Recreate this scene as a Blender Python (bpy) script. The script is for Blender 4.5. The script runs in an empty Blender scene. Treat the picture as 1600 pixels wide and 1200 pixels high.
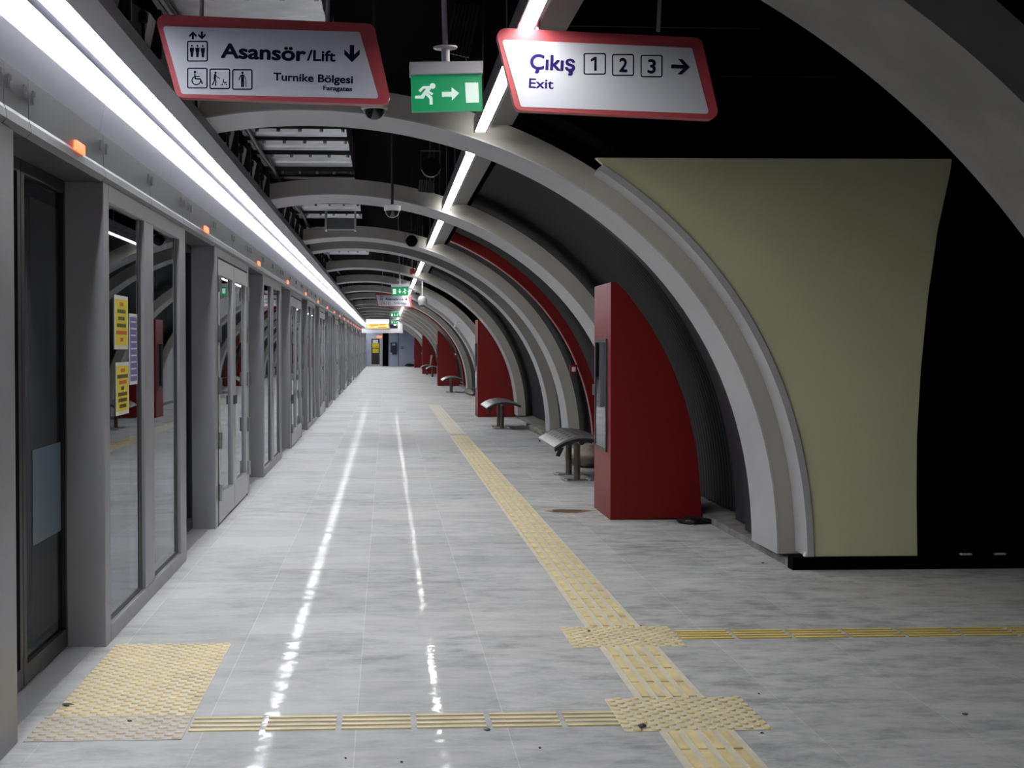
import bpy, bmesh, math, random
from mathutils import Vector, Matrix
random.seed(7)
sc = bpy.context.scene
COL = sc.collection
# ------------------------------------------------------------------ camera, world, exposure
F, H = 2450.0, 1.52
YAW, PITCH = math.atan(150/F), math.atan(60/F)
cd = bpy.data.cameras.new('camera'); cam = bpy.data.objects.new('camera', cd); COL.objects.link(cam)
cam.location = (0, 0, H); cam.rotation_euler = (math.pi/2-PITCH, 0, -YAW)
cd.sensor_fit = 'HORIZONTAL'; cd.sensor_width = 36; cd.lens = 36*F/1600; cd.shift_x = 47/1600
cd.clip_start = .05; cd.clip_end = 400
sc.camera = cam
w = bpy.data.worlds.new('world'); sc.world = w; w.use_nodes = True
w.node_tree.nodes['Background'].inputs[0].default_value = (.5, .55, .7, 1)
w.node_tree.nodes['Background'].inputs[1].default_value = .0015
sc.view_settings.view_transform = 'Standard'; sc.view_settings.look = 'None'
sc.view_settings.gamma = 1; sc.view_settings.use_curve_mapping = False
sc.view_settings.exposure = -0.1
sc.cycles.use_denoising = True
sc.cycles.sample_clamp_indirect = 8
sc.cycles.max_bounces = 8
L_LEFT, L_RIGHT = 46.0, 50.0

_R = Vector((math.cos(YAW), -math.sin(YAW), 0))
_F = Vector((math.sin(YAW)*math.cos(PITCH), math.cos(YAW)*math.cos(PITCH), -math.sin(PITCH)))
_U = _R.cross(_F)
def at(px, py, Y):
    """the world point at distance Y that the photograph shows at px, py"""
    d = _F + _R*((px-753)/F) - _U*((py-600)/F)
    return Vector((0, 0, H)) + d*(Y/d.y)

# ------------------------------------------------------------------ materials
def mat(name, col, rough=.5, metal=0, emit=None, es=0, noise=0, nscale=6, bump=0, spec=.5, stretch=(1, 1, 1), coat=0):
    m = bpy.data.materials.new(name); m.use_nodes = True
    nt = m.node_tree; b = nt.nodes['Principled BSDF']
    b.inputs['Base Color'].default_value = (*col, 1); b.inputs['Roughness'].default_value = rough
    b.inputs['Metallic'].default_value = metal; b.inputs['Specular IOR Level'].default_value = spec
    b.inputs['Coat Weight'].default_value = coat
    if emit: b.inputs['Emission Color'].default_value = (*emit, 1); b.inputs['Emission Strength'].default_value = es
    if noise or bump:
        tc = nt.nodes.new('ShaderNodeTexCoord'); mp = nt.nodes.new('ShaderNodeMapping'); nz = nt.nodes.new('ShaderNodeTexNoise')
        mp.inputs['Scale'].default_value = stretch; nz.inputs['Scale'].default_value = nscale; nz.inputs['Detail'].default_value = 5
        nt.links.new(tc.outputs['Object'], mp.inputs[0]); nt.links.new(mp.outputs[0], nz.inputs[0])
        if noise:
            rp = nt.nodes.new('ShaderNodeValToRGB')
            rp.color_ramp.elements[0].position = .3; rp.color_ramp.elements[1].position = .7
            rp.color_ramp.elements[0].color = (*[c*(1-noise) for c in col], 1); rp.color_ramp.elements[1].color = (*[min(1, c*(1+noise)) for c in col], 1)
            nt.links.new(nz.outputs[0], rp.inputs[0]); nt.links.new(rp.outputs[0], b.inputs['Base Color'])
        if bump:
            bp = nt.nodes.new('ShaderNodeBump'); bp.inputs['Strength'].default_value = bump; bp.inputs['Distance'].default_value = .01
            nt.links.new(nz.outputs[0], bp.inputs['Height']); nt.links.new(bp.outputs[0], b.inputs['Normal'])
    return m

def glass_mat(name, tint):
    m = bpy.data.materials.new(name); m.use_nodes = True
    nt = m.node_tree; nt.nodes.clear()
    o = nt.nodes.new('ShaderNodeOutputMaterial'); mx = nt.nodes.new('ShaderNodeMixShader')
    t = nt.nodes.new('ShaderNodeBsdfTransparent'); g = nt.nodes.new('ShaderNodeBsdfGlossy'); f = nt.nodes.new('ShaderNodeFresnel')
    t.inputs[0].default_value = (*tint, 1); g.inputs['Roughness'].default_value = .012; g.inputs[0].default_value = (.9, .93, .96, 1)
    f.inputs[0].default_value = 1.52
    nt.links.new(f.outputs[0], mx.inputs[0]); nt.links.new(t.outputs[0], mx.inputs[1]); nt.links.new(g.outputs[0], mx.inputs[2]); nt.links.new(mx.outputs[0], o.inputs[0])
    return m

def floor_mat():
    m = bpy.data.materials.new('polished floor tiles'); m.use_nodes = True
    nt = m.node_tree; N = nt.nodes.new; b = nt.nodes['Principled BSDF']; lk = nt.links.new
    tc = N('ShaderNodeTexCoord')
    def noise(scale, stretch, detail=6, rough=.6):
        mp = N('ShaderNodeMapping'); mp.inputs['Scale'].default_value = stretch
        n = N('ShaderNodeTexNoise'); n.inputs['Scale'].default_value = scale; n.inputs['Detail'].default_value = detail; n.inputs['Roughness'].default_value = rough
        lk(tc.outputs['Object'], mp.inputs[0]); lk(mp.outputs[0], n.inputs[0]); return n
    def ramp(src, stops):
        r = N('ShaderNodeValToRGB'); e = r.color_ramp.elements
        while len(e) < len(stops): e.new(.5)
        for x, (p, c) in zip(e, stops): x.position = p; x.color = (*c, 1)
        lk(src, r.inputs[0]); return r
    def mix(fac, a, c, mode='MIX'):
        x = N('ShaderNodeMix'); x.data_type = 'RGBA'; x.blend_type = mode
        if isinstance(fac, float): x.inputs[0].default_value = fac
        else: lk(fac, x.inputs[0])
        for s, v in ((6, a), (7, c)):
            if isinstance(v, tuple): x.inputs[s].default_value = (*v, 1)
            else: lk(v, x.inputs[s])
        return x.outputs[2]
    vein = noise(3.0, (1.3, 1.9, 1), 10, .70)
    base = ramp(vein.outputs[0], [(.28, (.20, .205, .20)), (.41, (.33, .335, .33)), (.52, (.44, .44, .435)), (.62, (.50, .50, .495)), (.8, (.56, .56, .555))])
    blot = noise(.55, (1, 1, 1), 4)
    # base colour grows paler towards the left and far part, darker by the passage
    sp = N('ShaderNodeSeparateXYZ'); lk(tc.outputs['Object'], sp.inputs[0])
    mr = N('ShaderNodeMapRange'); mr.inputs[1].default_value = 3.2; mr.inputs[2].default_value = -.6; mr.inputs[3].default_value = -.22; mr.inputs[4].default_value = .12; lk(sp.outputs[0], mr.inputs[0])
    my = N('ShaderNodeMapRange'); my.inputs[1].default_value = 5; my.inputs[2].default_value = 40; my.inputs[3].default_value = 0; my.inputs[4].default_value = .28; lk(sp.outputs[1], my.inputs[0])
    ad = N('ShaderNodeMath'); lk(blot.outputs[0], ad.inputs[0]); lk(mr.outputs[0], ad.inputs[1])
    ad2 = N('ShaderNodeMath'); lk(ad.outputs[0], ad2.inputs[0]); lk(my.outputs[0], ad2.inputs[1])
    base2 = mix(ramp(ad2.outputs[0], [(.36, (0, 0, 0)), (.80, (.85, .85, .85))]).outputs[0], base.outputs[0], (.57, .57, .57))
    # warm construction dust in patches
    dust = noise(.42, (1, .8, 1), 5)
    base3 = mix(ramp(dust.outputs[0], [(.5, (0, 0, 0)), (.72, (.5, .5, .5))]).outputs[0], base2, (.53, .51, .475))
    br = N('ShaderNodeTexBrick'); mp = N('ShaderNodeMapping'); mp.inputs['Location'].default_value = (.12, .1, 0)
    lk(tc.outputs['Object'], mp.inputs[0]); lk(mp.outputs[0], br.inputs[0])
    br.offset = 0; br.inputs['Scale'].default_value = 1; br.inputs['Brick Width'].default_value = .6; br.inputs['Row Height'].default_value = .6
    br.inputs['Mortar Size'].default_value = .0028; br.inputs['Mortar Smooth'].default_value = .3
    br.inputs['Color1'].default_value = (.86, .86, .86, 1); br.inputs['Color2'].default_value = (1, 1, 1, 1); br.inputs['Mortar'].default_value = (1.1, 1.1, 1.1, 1)
    c = mix(1.0, base3, br.outputs['Color'], 'MULTIPLY')
    nt.nodes.remove(b); df = N('ShaderNodeBsdfDiffuse'); gl = N('ShaderNodeBsdfGlossy'); lk(c, df.inputs[0])
    rr = ramp(noise(3.1, (1, 1, 1), 5).outputs[0], [(.3, (.022, .022, .022)), (.75, (.045, .045, .045))])
    lk(rr.outputs[0], gl.inputs['Roughness'])
    bp = N('ShaderNodeBump'); bp.inputs['Strength'].default_value = .20; bp.inputs['Distance'].default_value = .004
    lk(noise(9, (1, 1, 1), 3).outputs[0], bp.inputs['Height']); lk(bp.outputs[0], gl.inputs['Normal'])
    fr = N('ShaderNodeFresnel'); fr.inputs[0].default_value = 1.45
    mn = N('ShaderNodeMath'); mn.operation = 'MINIMUM'; mn.inputs[1].default_value = .034; lk(fr.outputs[0], mn.inputs[0])
    mx = N('ShaderNodeMixShader'); ml = N('ShaderNodeMath'); ml.operation = 'MULTIPLY'; lk(mn.outputs[0], ml.inputs[0]); lk(ramp(noise(4.5, (.6, 1.3, 1), 5, .7).outputs[0], [(.42, (.12, .12, .12)), (.56, (1, 1, 1))]).outputs[0], ml.inputs[1]); lk(ml.outputs[0], mx.inputs[0]); lk(df.outputs[0], mx.inputs[1]); lk(gl.outputs[0], mx.inputs[2])
    lk(mx.outputs[0], nt.nodes['Material Output'].inputs[0])
    return m

def lining_mat():
    m = mat('dark corrugated lining', (.013, .014, .016), .7, spec=.12)
    nt = m.node_tree; b = nt.nodes['Principled BSDF']
    tc = nt.nodes.new('ShaderNodeTexCoord'); wv = nt.nodes.new('ShaderNodeTexWave'); wv.bands_direction = 'Y'
    wv.inputs['Scale'].default_value = 2.6; wv.inputs['Distortion'].default_value = .4; wv.inputs['Detail'].default_value = 2
    bp = nt.nodes.new('ShaderNodeBump'); bp.inputs['Strength'].default_value = .25; bp.inputs['Distance'].default_value = .03
    nt.links.new(tc.outputs['Object'], wv.inputs[0]); nt.links.new(wv.outputs[0], bp.inputs['Height']); nt.links.new(bp.outputs[0], b.inputs['Normal'])
    return m

M = dict(
 floor=floor_mat(), lining=lining_mat(),
 ring=mat('dark grey ring', (.020, .021, .024), .6, spec=.2),
 black=mat('matt black paint', (.0012, .0012, .0013), .9, spec=.04),
 blackgloss=mat('black rubber', (.008, .008, .009), .45),
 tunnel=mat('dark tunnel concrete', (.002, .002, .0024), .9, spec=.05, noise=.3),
 rib=mat('pale grey concrete', (.37, .355, .32), .62, noise=.07, nscale=1.4, bump=.05),
 ribsoff=mat('pale grey rib panel', (.43, .43, .44), .55, noise=.05, nscale=1.5),
 plain=mat('smudged dark concrete', (.165, .158, .15), .7, noise=.14, nscale=3.5, bump=.05),  # nearest rib only: darker than the other ribs, with random smudges
 cream=mat('cream wall panel', (.66, .66, .43), .45, noise=.03, nscale=.9),
 frame=mat('grey painted aluminium', (.32, .32, .345), .42, metal=.25, noise=.04, nscale=3),
 frame2=mat('light grey aluminium', (.46, .46, .48), .36, metal=.35),
 lamphousing=mat('dark violet grey aluminium', (.13, .125, .14), .4, metal=.3),
 header=mat('mid grey header sheet', (.10, .10, .105), .45, metal=.2, noise=.05, nscale=2),
 fascia=mat('white fascia sheet', (.25, .25, .285), .45, noise=.03, nscale=2),
 bench=mat('scuffed perforated steel', (.26, .26, .27), .38, metal=.8, noise=.2, nscale=9),
 steel=mat('brushed steel', (.5, .5, .5), .3, metal=1, noise=.1, nscale=30),
 darksteel=mat('dark steel', (.06, .06, .062), .45, metal=.6),
 silver=mat('galvanised sheet', (.62, .63, .66), .34, metal=.75, noise=.2, nscale=5, bump=.1),
 red=mat('red lacquered steel', (.165, .003, .003), .42, spec=.32, noise=.03, nscale=2),
 redsign=mat('red sign border', (.42, .055, .07), .45),
 signwhite=mat('white sign face', (.55, .56, .62), .4),
 navy=mat('navy lettering', (.006, .005, .022), .6, spec=.1),
 indigo=mat('indigo lettering', (.018, .009, .11), .6, spec=.1),
 green=mat('lit green exit face', (.0, .22, .085), .4, emit=(0, .30, .10), es=.42),
 pale=mat('lit pale pictogram', (.7, .8, .75), .5, emit=(.55, .85, .72), es=.45),
 housing=mat('sign housing', (.42, .42, .47), .4),
 tac=mat('pale tactile plate', (.58, .53, .42), .6, noise=.1, nscale=7),
 tacbar=mat('yellow tactile stud', (.66, .54, .27), .55, noise=.18, nscale=5),
 tacworn=mat('worn tactile plate', (.44, .42, .385), .6, noise=.12, nscale=9),
 lampL=mat('glowing left diffuser', (.9, .9, .95), .4, emit=(.91, .94, 1), es=L_LEFT),
 lampR=mat('glowing right diffuser', (.9, .9, .9), .4, emit=(1, .99, .955), es=L_RIGHT),
 redled=mat('glowing red lamp', (.8, .05, .02), .4, emit=(1, .09, .03), es=5),
 orange=mat('glowing orange display', (.8, .4, .1), .4, emit=(1, .45, .12), es=2.2),
 whitelit=mat('glowing white display', (.8, .8, .9), .4, emit=(.85, .88, 1), es=1.6),
 yellow=mat('yellow paper', (.72, .60, .01), .6), paper=mat('white paper', (.7, .7, .68), .6),
 violet=mat('violet paper', (.13, .11, .33), .6), ink=mat('black ink', (.03, .02, .01), .7), redink=mat('red ink', (.6, .08, .01), .7),
 glass=glass_mat('clear screen glass', (.72, .74, .76)), cabglass=glass_mat('cabinet glass', (.8, .82, .82)),
 film=mat('blue protective film', (.09, .13, .165), .35),
 dome=mat('smoked dome', (.01, .01, .012), .06, coat=.6),
 white=mat('white plastic', (.62, .62, .64), .4),
 brass=mat('dull brown metal', (.15, .12, .10), .4, metal=.7),
 rust=mat('rust stain', (.16, .075, .03), .8, noise=.5, nscale=14),
 rubble=mat('dusty rubble', (.22, .20, .17), .9, noise=.4, nscale=9),
 sack=mat('brown plastic sack', (.19, .16, .12), .5, noise=.3, nscale=9),
 bluewall=mat('blue grey wall', (.44, .50, .66), .5, noise=.05, nscale=2),
 kerb=mat('dusty dark kerb', (.16, .155, .15), .75, noise=.35, nscale=6),
)

# ------------------------------------------------------------------ mesh helpers
def B(): return bmesh.new()
def box(bm, x0, x1, y0, y1, z0, z1):
    v = [bm.verts.new(p) for p in ((x0,y0,z0),(x1,y0,z0),(x1,y1,z0),(x0,y1,z0),(x0,y0,z1),(x1,y0,z1),(x1,y1,z1),(x0,y1,z1))]
    for f in ((3,2,1,0),(4,5,6,7),(0,1,5,4),(1,2,6,5),(2,3,7,6),(3,0,4,7)): bm.faces.new([v[i] for i in f])
    return bm
def prism(bm, pts, axis, a, b):
    """extrude a 2D polygon; axis 'y': pts are (x,z); axis 'x': pts are (y,z); axis 'z': pts are (x,y)"""
    def P(p, t): return {'y': (p[0], t, p[1]), 'x': (t, p[0], p[1]), 'z': (p[0], p[1], t)}[axis]
    lo = [bm.verts.new(P(p, a)) for p in pts]; hi = [bm.verts.new(P(p, b)) for p in pts]
    n = len(pts)
    bm.faces.new(lo); bm.faces.new(hi[::-1])
    for i in range(n): bm.faces.new((lo[i], hi[i], hi[(i+1) % n], lo[(i+1) % n]))
    return bm
def tube(bm, path, r, n=10, cap=True):
    path = [Vector(p) for p in path]; rings = []
    rs = r if isinstance(r, (list, tuple)) else [r]*len(path)
    for i, p in enumerate(path):
        t = (path[min(i+1, len(path)-1)] - path[max(i-1, 0)]).normalized()
        a = t.orthogonal().normalized() if abs(t.z) > .95 else t.cross(Vector((0, 0, 1))).normalized()
        b = t.cross(a)
        rings.append([bm.verts.new(p + (a*math.cos(2*math.pi*k/n) + b*math.sin(2*math.pi*k/n))*rs[i]) for k in range(n)])
    for q, s in zip(rings, rings[1:]):
        for k in range(n): bm.faces.new((q[k], q[(k+1) % n], s[(k+1) % n], s[k]))
    if cap: bm.faces.new(rings[0][::-1]); bm.faces.new(rings[-1])
    return bm
def lathe(bm, prof, c=(0, 0, 0), n=20):
    rings = []
    for r, z in prof:
        rings.append([bm.verts.new((c[0]+max(r, .0005)*math.cos(2*math.pi*k/n), c[1]+max(r, .0005)*math.sin(2*math.pi*k/n), c[2]+z)) for k in range(n)])
    for q, s in zip(rings, rings[1:]):
        for k in range(n): bm.faces.new((q[k], q[(k+1) % n], s[(k+1) % n], s[k]))
    bm.faces.new(rings[0][::-1]); bm.faces.new(rings[-1])
    return bm
def obj(name, bm, m, parent=None, smooth=False, bevel=0, label=None, kind=None):
    bmesh.ops.recalc_face_normals(bm, faces=bm.faces)
    me = bpy.data.meshes.new(name); bm.to_mesh(me); bm.free()
    me.materials.append(M[m] if isinstance(m, str) else m)
    if smooth:
        me.shade_smooth(); me.set_sharp_from_angle(angle=math.radians(38))
    o = bpy.data.objects.new(name, me); COL.objects.link(o)
    if parent: o.parent = parent
    if bevel:
        b = o.modifiers.new('bevel', 'BEVEL'); b.width = bevel; b.segments = 2; b.limit_method = 'ANGLE'; b.harden_normals = False
    if label: o['label'] = label
    if kind: o['kind'] = kind
    return o
def tag(o, label, cat, group=None, kind=None):
    o['label'] = label; o['category'] = cat
    if group: o['group'] = group
    if kind: o['kind'] = kind
    return o
def struct(name, bm, m, label=None, **k):
    o = obj(name, bm, m, **k); o['kind'] = 'structure'
    if label: o['label'] = label
    return o
def thing(name, label, cat, loc=(0, 0, 0), rot=(0, 0, 0), group=None):
    o = bpy.data.objects.new(name, None); COL.objects.link(o); o.location = loc; o.rotation_euler = rot
    o.empty_display_size = .1
    return tag(o, label, cat, group)
KIDS = {}
def dup(root, loc, label, rot=None):
    """a copy of a thing with copies of its parts and sub-parts"""
    def rec(o, parent):
        c = o.copy(); COL.objects.link(c)
        if parent: c.parent = parent
        for ch in list(o.children): rec(ch, c)
        return c
    r = rec(root, None); r.location = loc
    if rot is not None: r.rotation_euler = rot
    r['label'] = label
    return r
ONES = 'first second third fourth fifth sixth seventh eighth ninth tenth eleventh twelfth thirteenth fourteenth fifteenth sixteenth seventeenth eighteenth nineteenth'.split()
TENS = {20: 'twent', 30: 'thirt', 40: 'fort', 50: 'fift', 60: 'sixt', 70: 'sevent', 80: 'eight'}
def nth(n):
    if n < 20: return ONES[n-1]
    t = n//10*10
    return TENS[t]+'ieth' if n == t else TENS[t]+'y-'+ONES[n-t-1]

# ------------------------------------------------------------------ the vault's section
AC, AA, AB = -.55, 3.28, 3.13
def arc_pt(t, off=0.0):
    u, wv = math.cos(t), max(math.sin(t), 1e-9)**(2/2.2)
    x, z = AC+AA*u, AB*wv
    du, dw = -AA*math.sin(t), AB*(2/2.2)*max(math.sin(t), 1e-6)**(2/2.2-1)*math.cos(t)
    n = Vector((dw, -du)).normalized()
    return (x+n.x*off, z+n.y*off)
def t_of_x(x): return math.acos(max(-1, min(1, (x-AC)/AA)))
def arc(x_end, off=0.0, n=48, z_foot=.07, x_start=None):
    t0 = math.asin(min(1, (z_foot/AB)**1.1)) if x_start is None else t_of_x(x_start); t1 = t_of_x(x_end)
    return [arc_pt(t0+(t1-t0)*i/n, off) for i in range(n+1)]
def arch(bm, y0, y1, off0, off1, x_end, n=48, z_foot=.07, x_start=None):
    a, b = arc(x_end, off0, n, z_foot, x_start), arc(x_end, off1, n, z_foot, x_start)
    q = [[bm.verts.new((p[0], y, p[1])) for p in s] for s in (a, b) for y in (y0, y1)]  # in0,in1,out0,out1
    for i in range(n):
        for s, t in ((0, 1), (1, 3), (3, 2), (2, 0)):
            bm.faces.new((q[s][i], q[s][i+1], q[t][i+1], q[t][i]))
    for i in (0, n): bm.faces.new((q[0][i], q[1][i], q[3][i], q[2][i]))
    return bm
YE = 116.0

# ------------------------------------------------------------------ shell
struct('floor', box(B(), -1.66, 9, -8, YE+.3, -.3, 0), 'floor', 'pale grey polished tile platform floor')
struct('ceiling', box(B(), -6, 9.2, -8, YE+.3, 4.1, 4.3), 'black', 'black ceiling above the arch ribs')
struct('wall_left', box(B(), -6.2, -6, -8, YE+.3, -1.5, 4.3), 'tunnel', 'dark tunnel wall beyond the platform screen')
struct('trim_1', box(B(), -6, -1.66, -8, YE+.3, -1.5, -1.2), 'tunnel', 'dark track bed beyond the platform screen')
struct('wall_right', box(B(), 9, 9.2, -8, 10.9, -.3, 4.3), 'black', 'black far side of the exit passage')
struct('wall_back', box(B(), -6.2, 9.2, -8.2, -8, -1.5, 4.3), 'black')
pw = box(B(), 2.91, 9, 10.56, 10.8, 0, 4.1)
struct('wall_passage', pw, 'black', 'black wall of the exit passage beside the cream panel')
struct('baseboard_right', box(B(), 2.745, 9, 10.425, 10.56, 0, .088), 'black', 'black base strip under the cream panel')
# vault lining with two stepped dark rings beside the first full rib
struct('wall_vault', arch(B(), 10.8, YE, .30, .36, .86, 60), 'lining', 'dark curved vault lining between the ribs')
struct('trim_2', arch(B(), 11.53, 12.15, .09, .30, .86, 60), 'ring', 'dark stepped ring beside the first full arch rib')
struct('trim_3', arch(B(), 12.15, 12.9, .18, .30, .86, 60), 'ring', 'outer dark stepped ring beside the first full arch rib')
bm = B(); prism(bm, [(2.76, 0), (2.77, .05), (3.05, .062), (3.05, 0)], 'y', 10.56, YE)
struct('baseboard_vault', bm, 'kerb', 'low dusty kerb at the foot of the vault')
# metal threshold in front of the screen openings
struct('trim_4', box(B(), -1.66, -1.47, -8, YE, 0, .004), 'frame2', 'metal threshold strip along the platform screen')

# cream panel of the passage wall, following the outside of the rib
pts = [(x+.0, z) for x, z in arc(1.36, .163, 30, .09)]
pts[0] = (2.83, .088)
pts += [(1.40, 2.775), (3.83, 2.785), (3.82, 2.70), (3.735, 2.3), (3.672, 1.85), (3.625, 1.35), (3.602, .9), (3.602, .5), (3.61, .088)]
bm = B(); prism(bm, pts, 'y', 10.44, 10.50)
tag(obj('wall_panel', bm, 'cream', bevel=.004), 'large cream wall panel with a bowed right edge beside the first full arch rib', 'wall panel')

# ------------------------------------------------------------------ arch ribs
RIBS = [(16.7, 17.75), (23.2, 24.1), (25.9, 26.6), (32.3, 33.1), (39.0, 39.8), (45.8, 46.6), (52.4, 53.2), (60.4, 61.2), (65.6, 66.4), (72.2, 73.0), (78.8, 79.6), (85.4, 86.2), (97.0, 97.8), (103.6, 104.4), (110.2, 111)]
def rib(y0, y1, label, x_end=-1.28, m1='rib', m2='ribsoff'):
    r = thing('arch_rib', label, 'arch rib', (2.72, y0, 0), group='pale arch ribs of the vault')
    L = Matrix.Translation((-2.72, -y0, 0))
    bm = arch(B(), y0+.004, y1, .0, .155, x_end); bm.transform(L); obj('rib_body', bm, m1, r, smooth=True)
    bm = arch(B(), y0, y1+.004, -.012, .0, x_end); bm.transform(L); obj('soffit_panel', bm, m2, r, smooth=True)
    return r
r0 = rib(4.41, 4.98, 'nearest pale arch rib, cut off by the top right corner of the view', m1='plain', m2='plain')
bm = arch(B(), 4.985, 5.16, .0, .15, 1.22); bm.transform(Matrix.Translation((-2.72, -4.41, 0))); obj('edge_trim', bm, 'plain', r0, smooth=True)
r1 = rib(10.74, 11.5, 'broad pale arch rib springing from beside the cream wall panel')
L1 = Matrix.Translation((-2.72, -10.74, 0))
bm = arch(B(), 10.42, 10.738, .115, .16, 1.36, z_foot=.09); bm.transform(L1); obj('edge_trim', bm, 'ribsoff', r1, smooth=True)
for i, (a, b) in enumerate(RIBS):
    rib(a, b, f'pale arch rib, {nth(i+2)} full rib along the vault from the cream panel')
for a, b, lb in ((39.9, 45.0, 'wide pale curved wall panel behind the second red cabinet'), (87, 94, 'wide white curved panel near the far end of the vault')):
    bm = arch(B(), a, b, .03, .10, .9)
    tag(obj('curved_wall_panel', bm, 'ribsoff', smooth=True), lb, 'wall panel')
# red arched pipe casing
def red_arch(y, label):
    t = thing('red_arch_duct', label, 'pipe casing', (2.8, y, 0))
    T = Matrix.Translation((-2.8, -y, 0))
    bm = arch(B(), y, y+.16, .06, .19, .84); bm.transform(T); obj('casing', bm, 'red', t, smooth=True)
    bm = arch(B(), y-.012, y+.05, .045, .06, .84); bm.transform(T); obj('painted_lit_edge', bm, mat('red edge with light painted in', (.5, .16, .15), .4), t, smooth=True)  # pink tone paints the light on the casing's red lower edge
    p = arc_pt(t_of_x(2.52), -.02)
    bm = box(B(), p[0]-.05, p[0]+.05, y-.08, y-.01, p[1]-.06, p[1]+.06); bm.transform(T); cb = obj('call_box', bm, 'red', t, bevel=.006)
    bm = box(B(), p[0]-.025, p[0]+.025, y-.086, y-.08, p[1]-.03, p[1]+.03); bm.transform(T); obj('cover_plate', bm, 'white', cb)
red_arch(20.9, 'red arched pipe casing running down the vault behind the nearest red cabinet')
red_arch(56.5, 'far red arched pipe casing above the third red cabinet')

# ------------------------------------------------------------------ luminaires
# left: a continuous line of 1.65 m luminaires hung beside the fascia
def lum():
    r = thing('linear_luminaire', '', 'light', (-1.375, 0, 2.95), group='bright line of luminaires above the platform screen')
    obj('diffuser', box(B(), -.055, .055, .006, 1.644, 0, .05), 'lampL', r)
    bm = B(); prism(bm, [(-.13, -.002), (-.057, -.002), (-.057, .055), (.057, .055), (.057, -.006), (.165, .026), (.165, .10), (-.13, .10)], 'y', .001, 1.649); obj('housing', bm, 'lamphousing', r)
    bm = B(); tube(bm, [(.03, .8, .10), (.03, .8, 1.15)], .0035, 6); obj('suspension_cable', bm, 'steel', r)
    return r
l0 = lum(); n = 0
for k in range(72):
    y = -3.45+1.65*k
    if y+1.65 < 6.2: lb = 'white linear luminaire of the left row, overhead and out of view'
    else: n += 1; lb = f'white linear luminaire, {nth(n)} from the camera in the bright row over the platform screen'
    if k == 0: l0.location.y = y; l0['label'] = lb
    else: dup(l0, (-1.375, y, 2.95), lb)
# right: separate lengths between the ribs
spans = [(5.6, 10.55), (11.75, 16.6)]
for (a, b), (c, d) in zip(RIBS, RIBS[1:]):
    if c-b > 3: spans.append((b+.15, c-.15))
n = 0
for a, b in spans:
    if b < 5: lb = 'white linear luminaire of the right row, overhead and out of view'
    else: n += 1; lb = f'white linear luminaire, {nth(n)} from the camera in the broken row between the ribs'
    r = thing('ceiling_luminaire', lb, 'light', (.632, a, 2.955), group='broken row of luminaires between the ribs')
    obj('diffuser', box(B(), -.034, .034, .01, b-a-.01, 0, .045), 'lampR', r)
    bm = B(); prism(bm, [(-.042, -.008), (-.0345, -.008), (-.0345, .046), (.0345, .046), (.0345, -.008), (.042, -.008), (.042, .09), (-.042, .09)], 'y', 0, b-a); obj('housing', bm, 'lamphousing', r)
    k = .6
    while k < b-a: obj('suspension_cable', tube(B(), [(0, k, .09), (0, k, 1.14)], .004, 6), 'steel', r); k += 2.0
ys = [5.2, 10.7]+[11.55]+[q for p in RIBS for q in p]+[YE-.1]
for i in range(0, len(ys)-1, 2):
    if ys[i+1]-ys[i] < 2: continue
    r = thing('light_channel', f'grey cable channel right of the ceiling lights, {nth(i//2+1)} length from the camera', 'cable channel', (.76, ys[i], 3.0))
    obj('channel', box(B(), -.05, .10, .02, ys[i+1]-ys[i]-.02, .02, .16), 'header', r)
    obj('edge_rail', box(B(), -.065, -.05, .02, ys[i+1]-ys[i]-.02, 0, .16), 'frame', r)

# ------------------------------------------------------------------ platform screen (left)
XW = -1.41
PIT, J0 = 5.1, 7.97
PL = 3.2
def glazed():
    r = thing('glazed_screen', '', 'screen panel', group='fixed glazed panels of the platform screen')
    obj('corner_post', box(B(), -.20, 0, 0, .15, 0, 2.34), 'frame', r, bevel=.004)
    obj('mullion', box(B(), -.06, 0, 1.32, 1.68, .09, 2.25), 'frame', r, bevel=.004)
    obj('end_post', box(B(), -.20, 0, 2.9, PL, 0, 2.34), 'frame', r, bevel=.004)
    obj('top_rail', box(B(), -.06, .001, .15, 2.9, 2.25, 2.34), 'frame', r, bevel=.004)
    obj('bottom_rail', box(B(), -.06, .001, .15, 2.9, 0, .09), 'frame', r, bevel=.004)
    for a, b in ((.15, 1.32), (1.68, 2.9)):
        g = obj('glass_pane', box(B(), -.034, -.024, a, b, .09, 2.25), 'glass', r)
        bm = B(); box(bm, -.05, -.022, b-.11, b, .09, 2.25); box(bm, -.05, -.022, a, b-.11, .09, .115); obj('gasket', bm, 'blackgloss', g)
    return r
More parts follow.
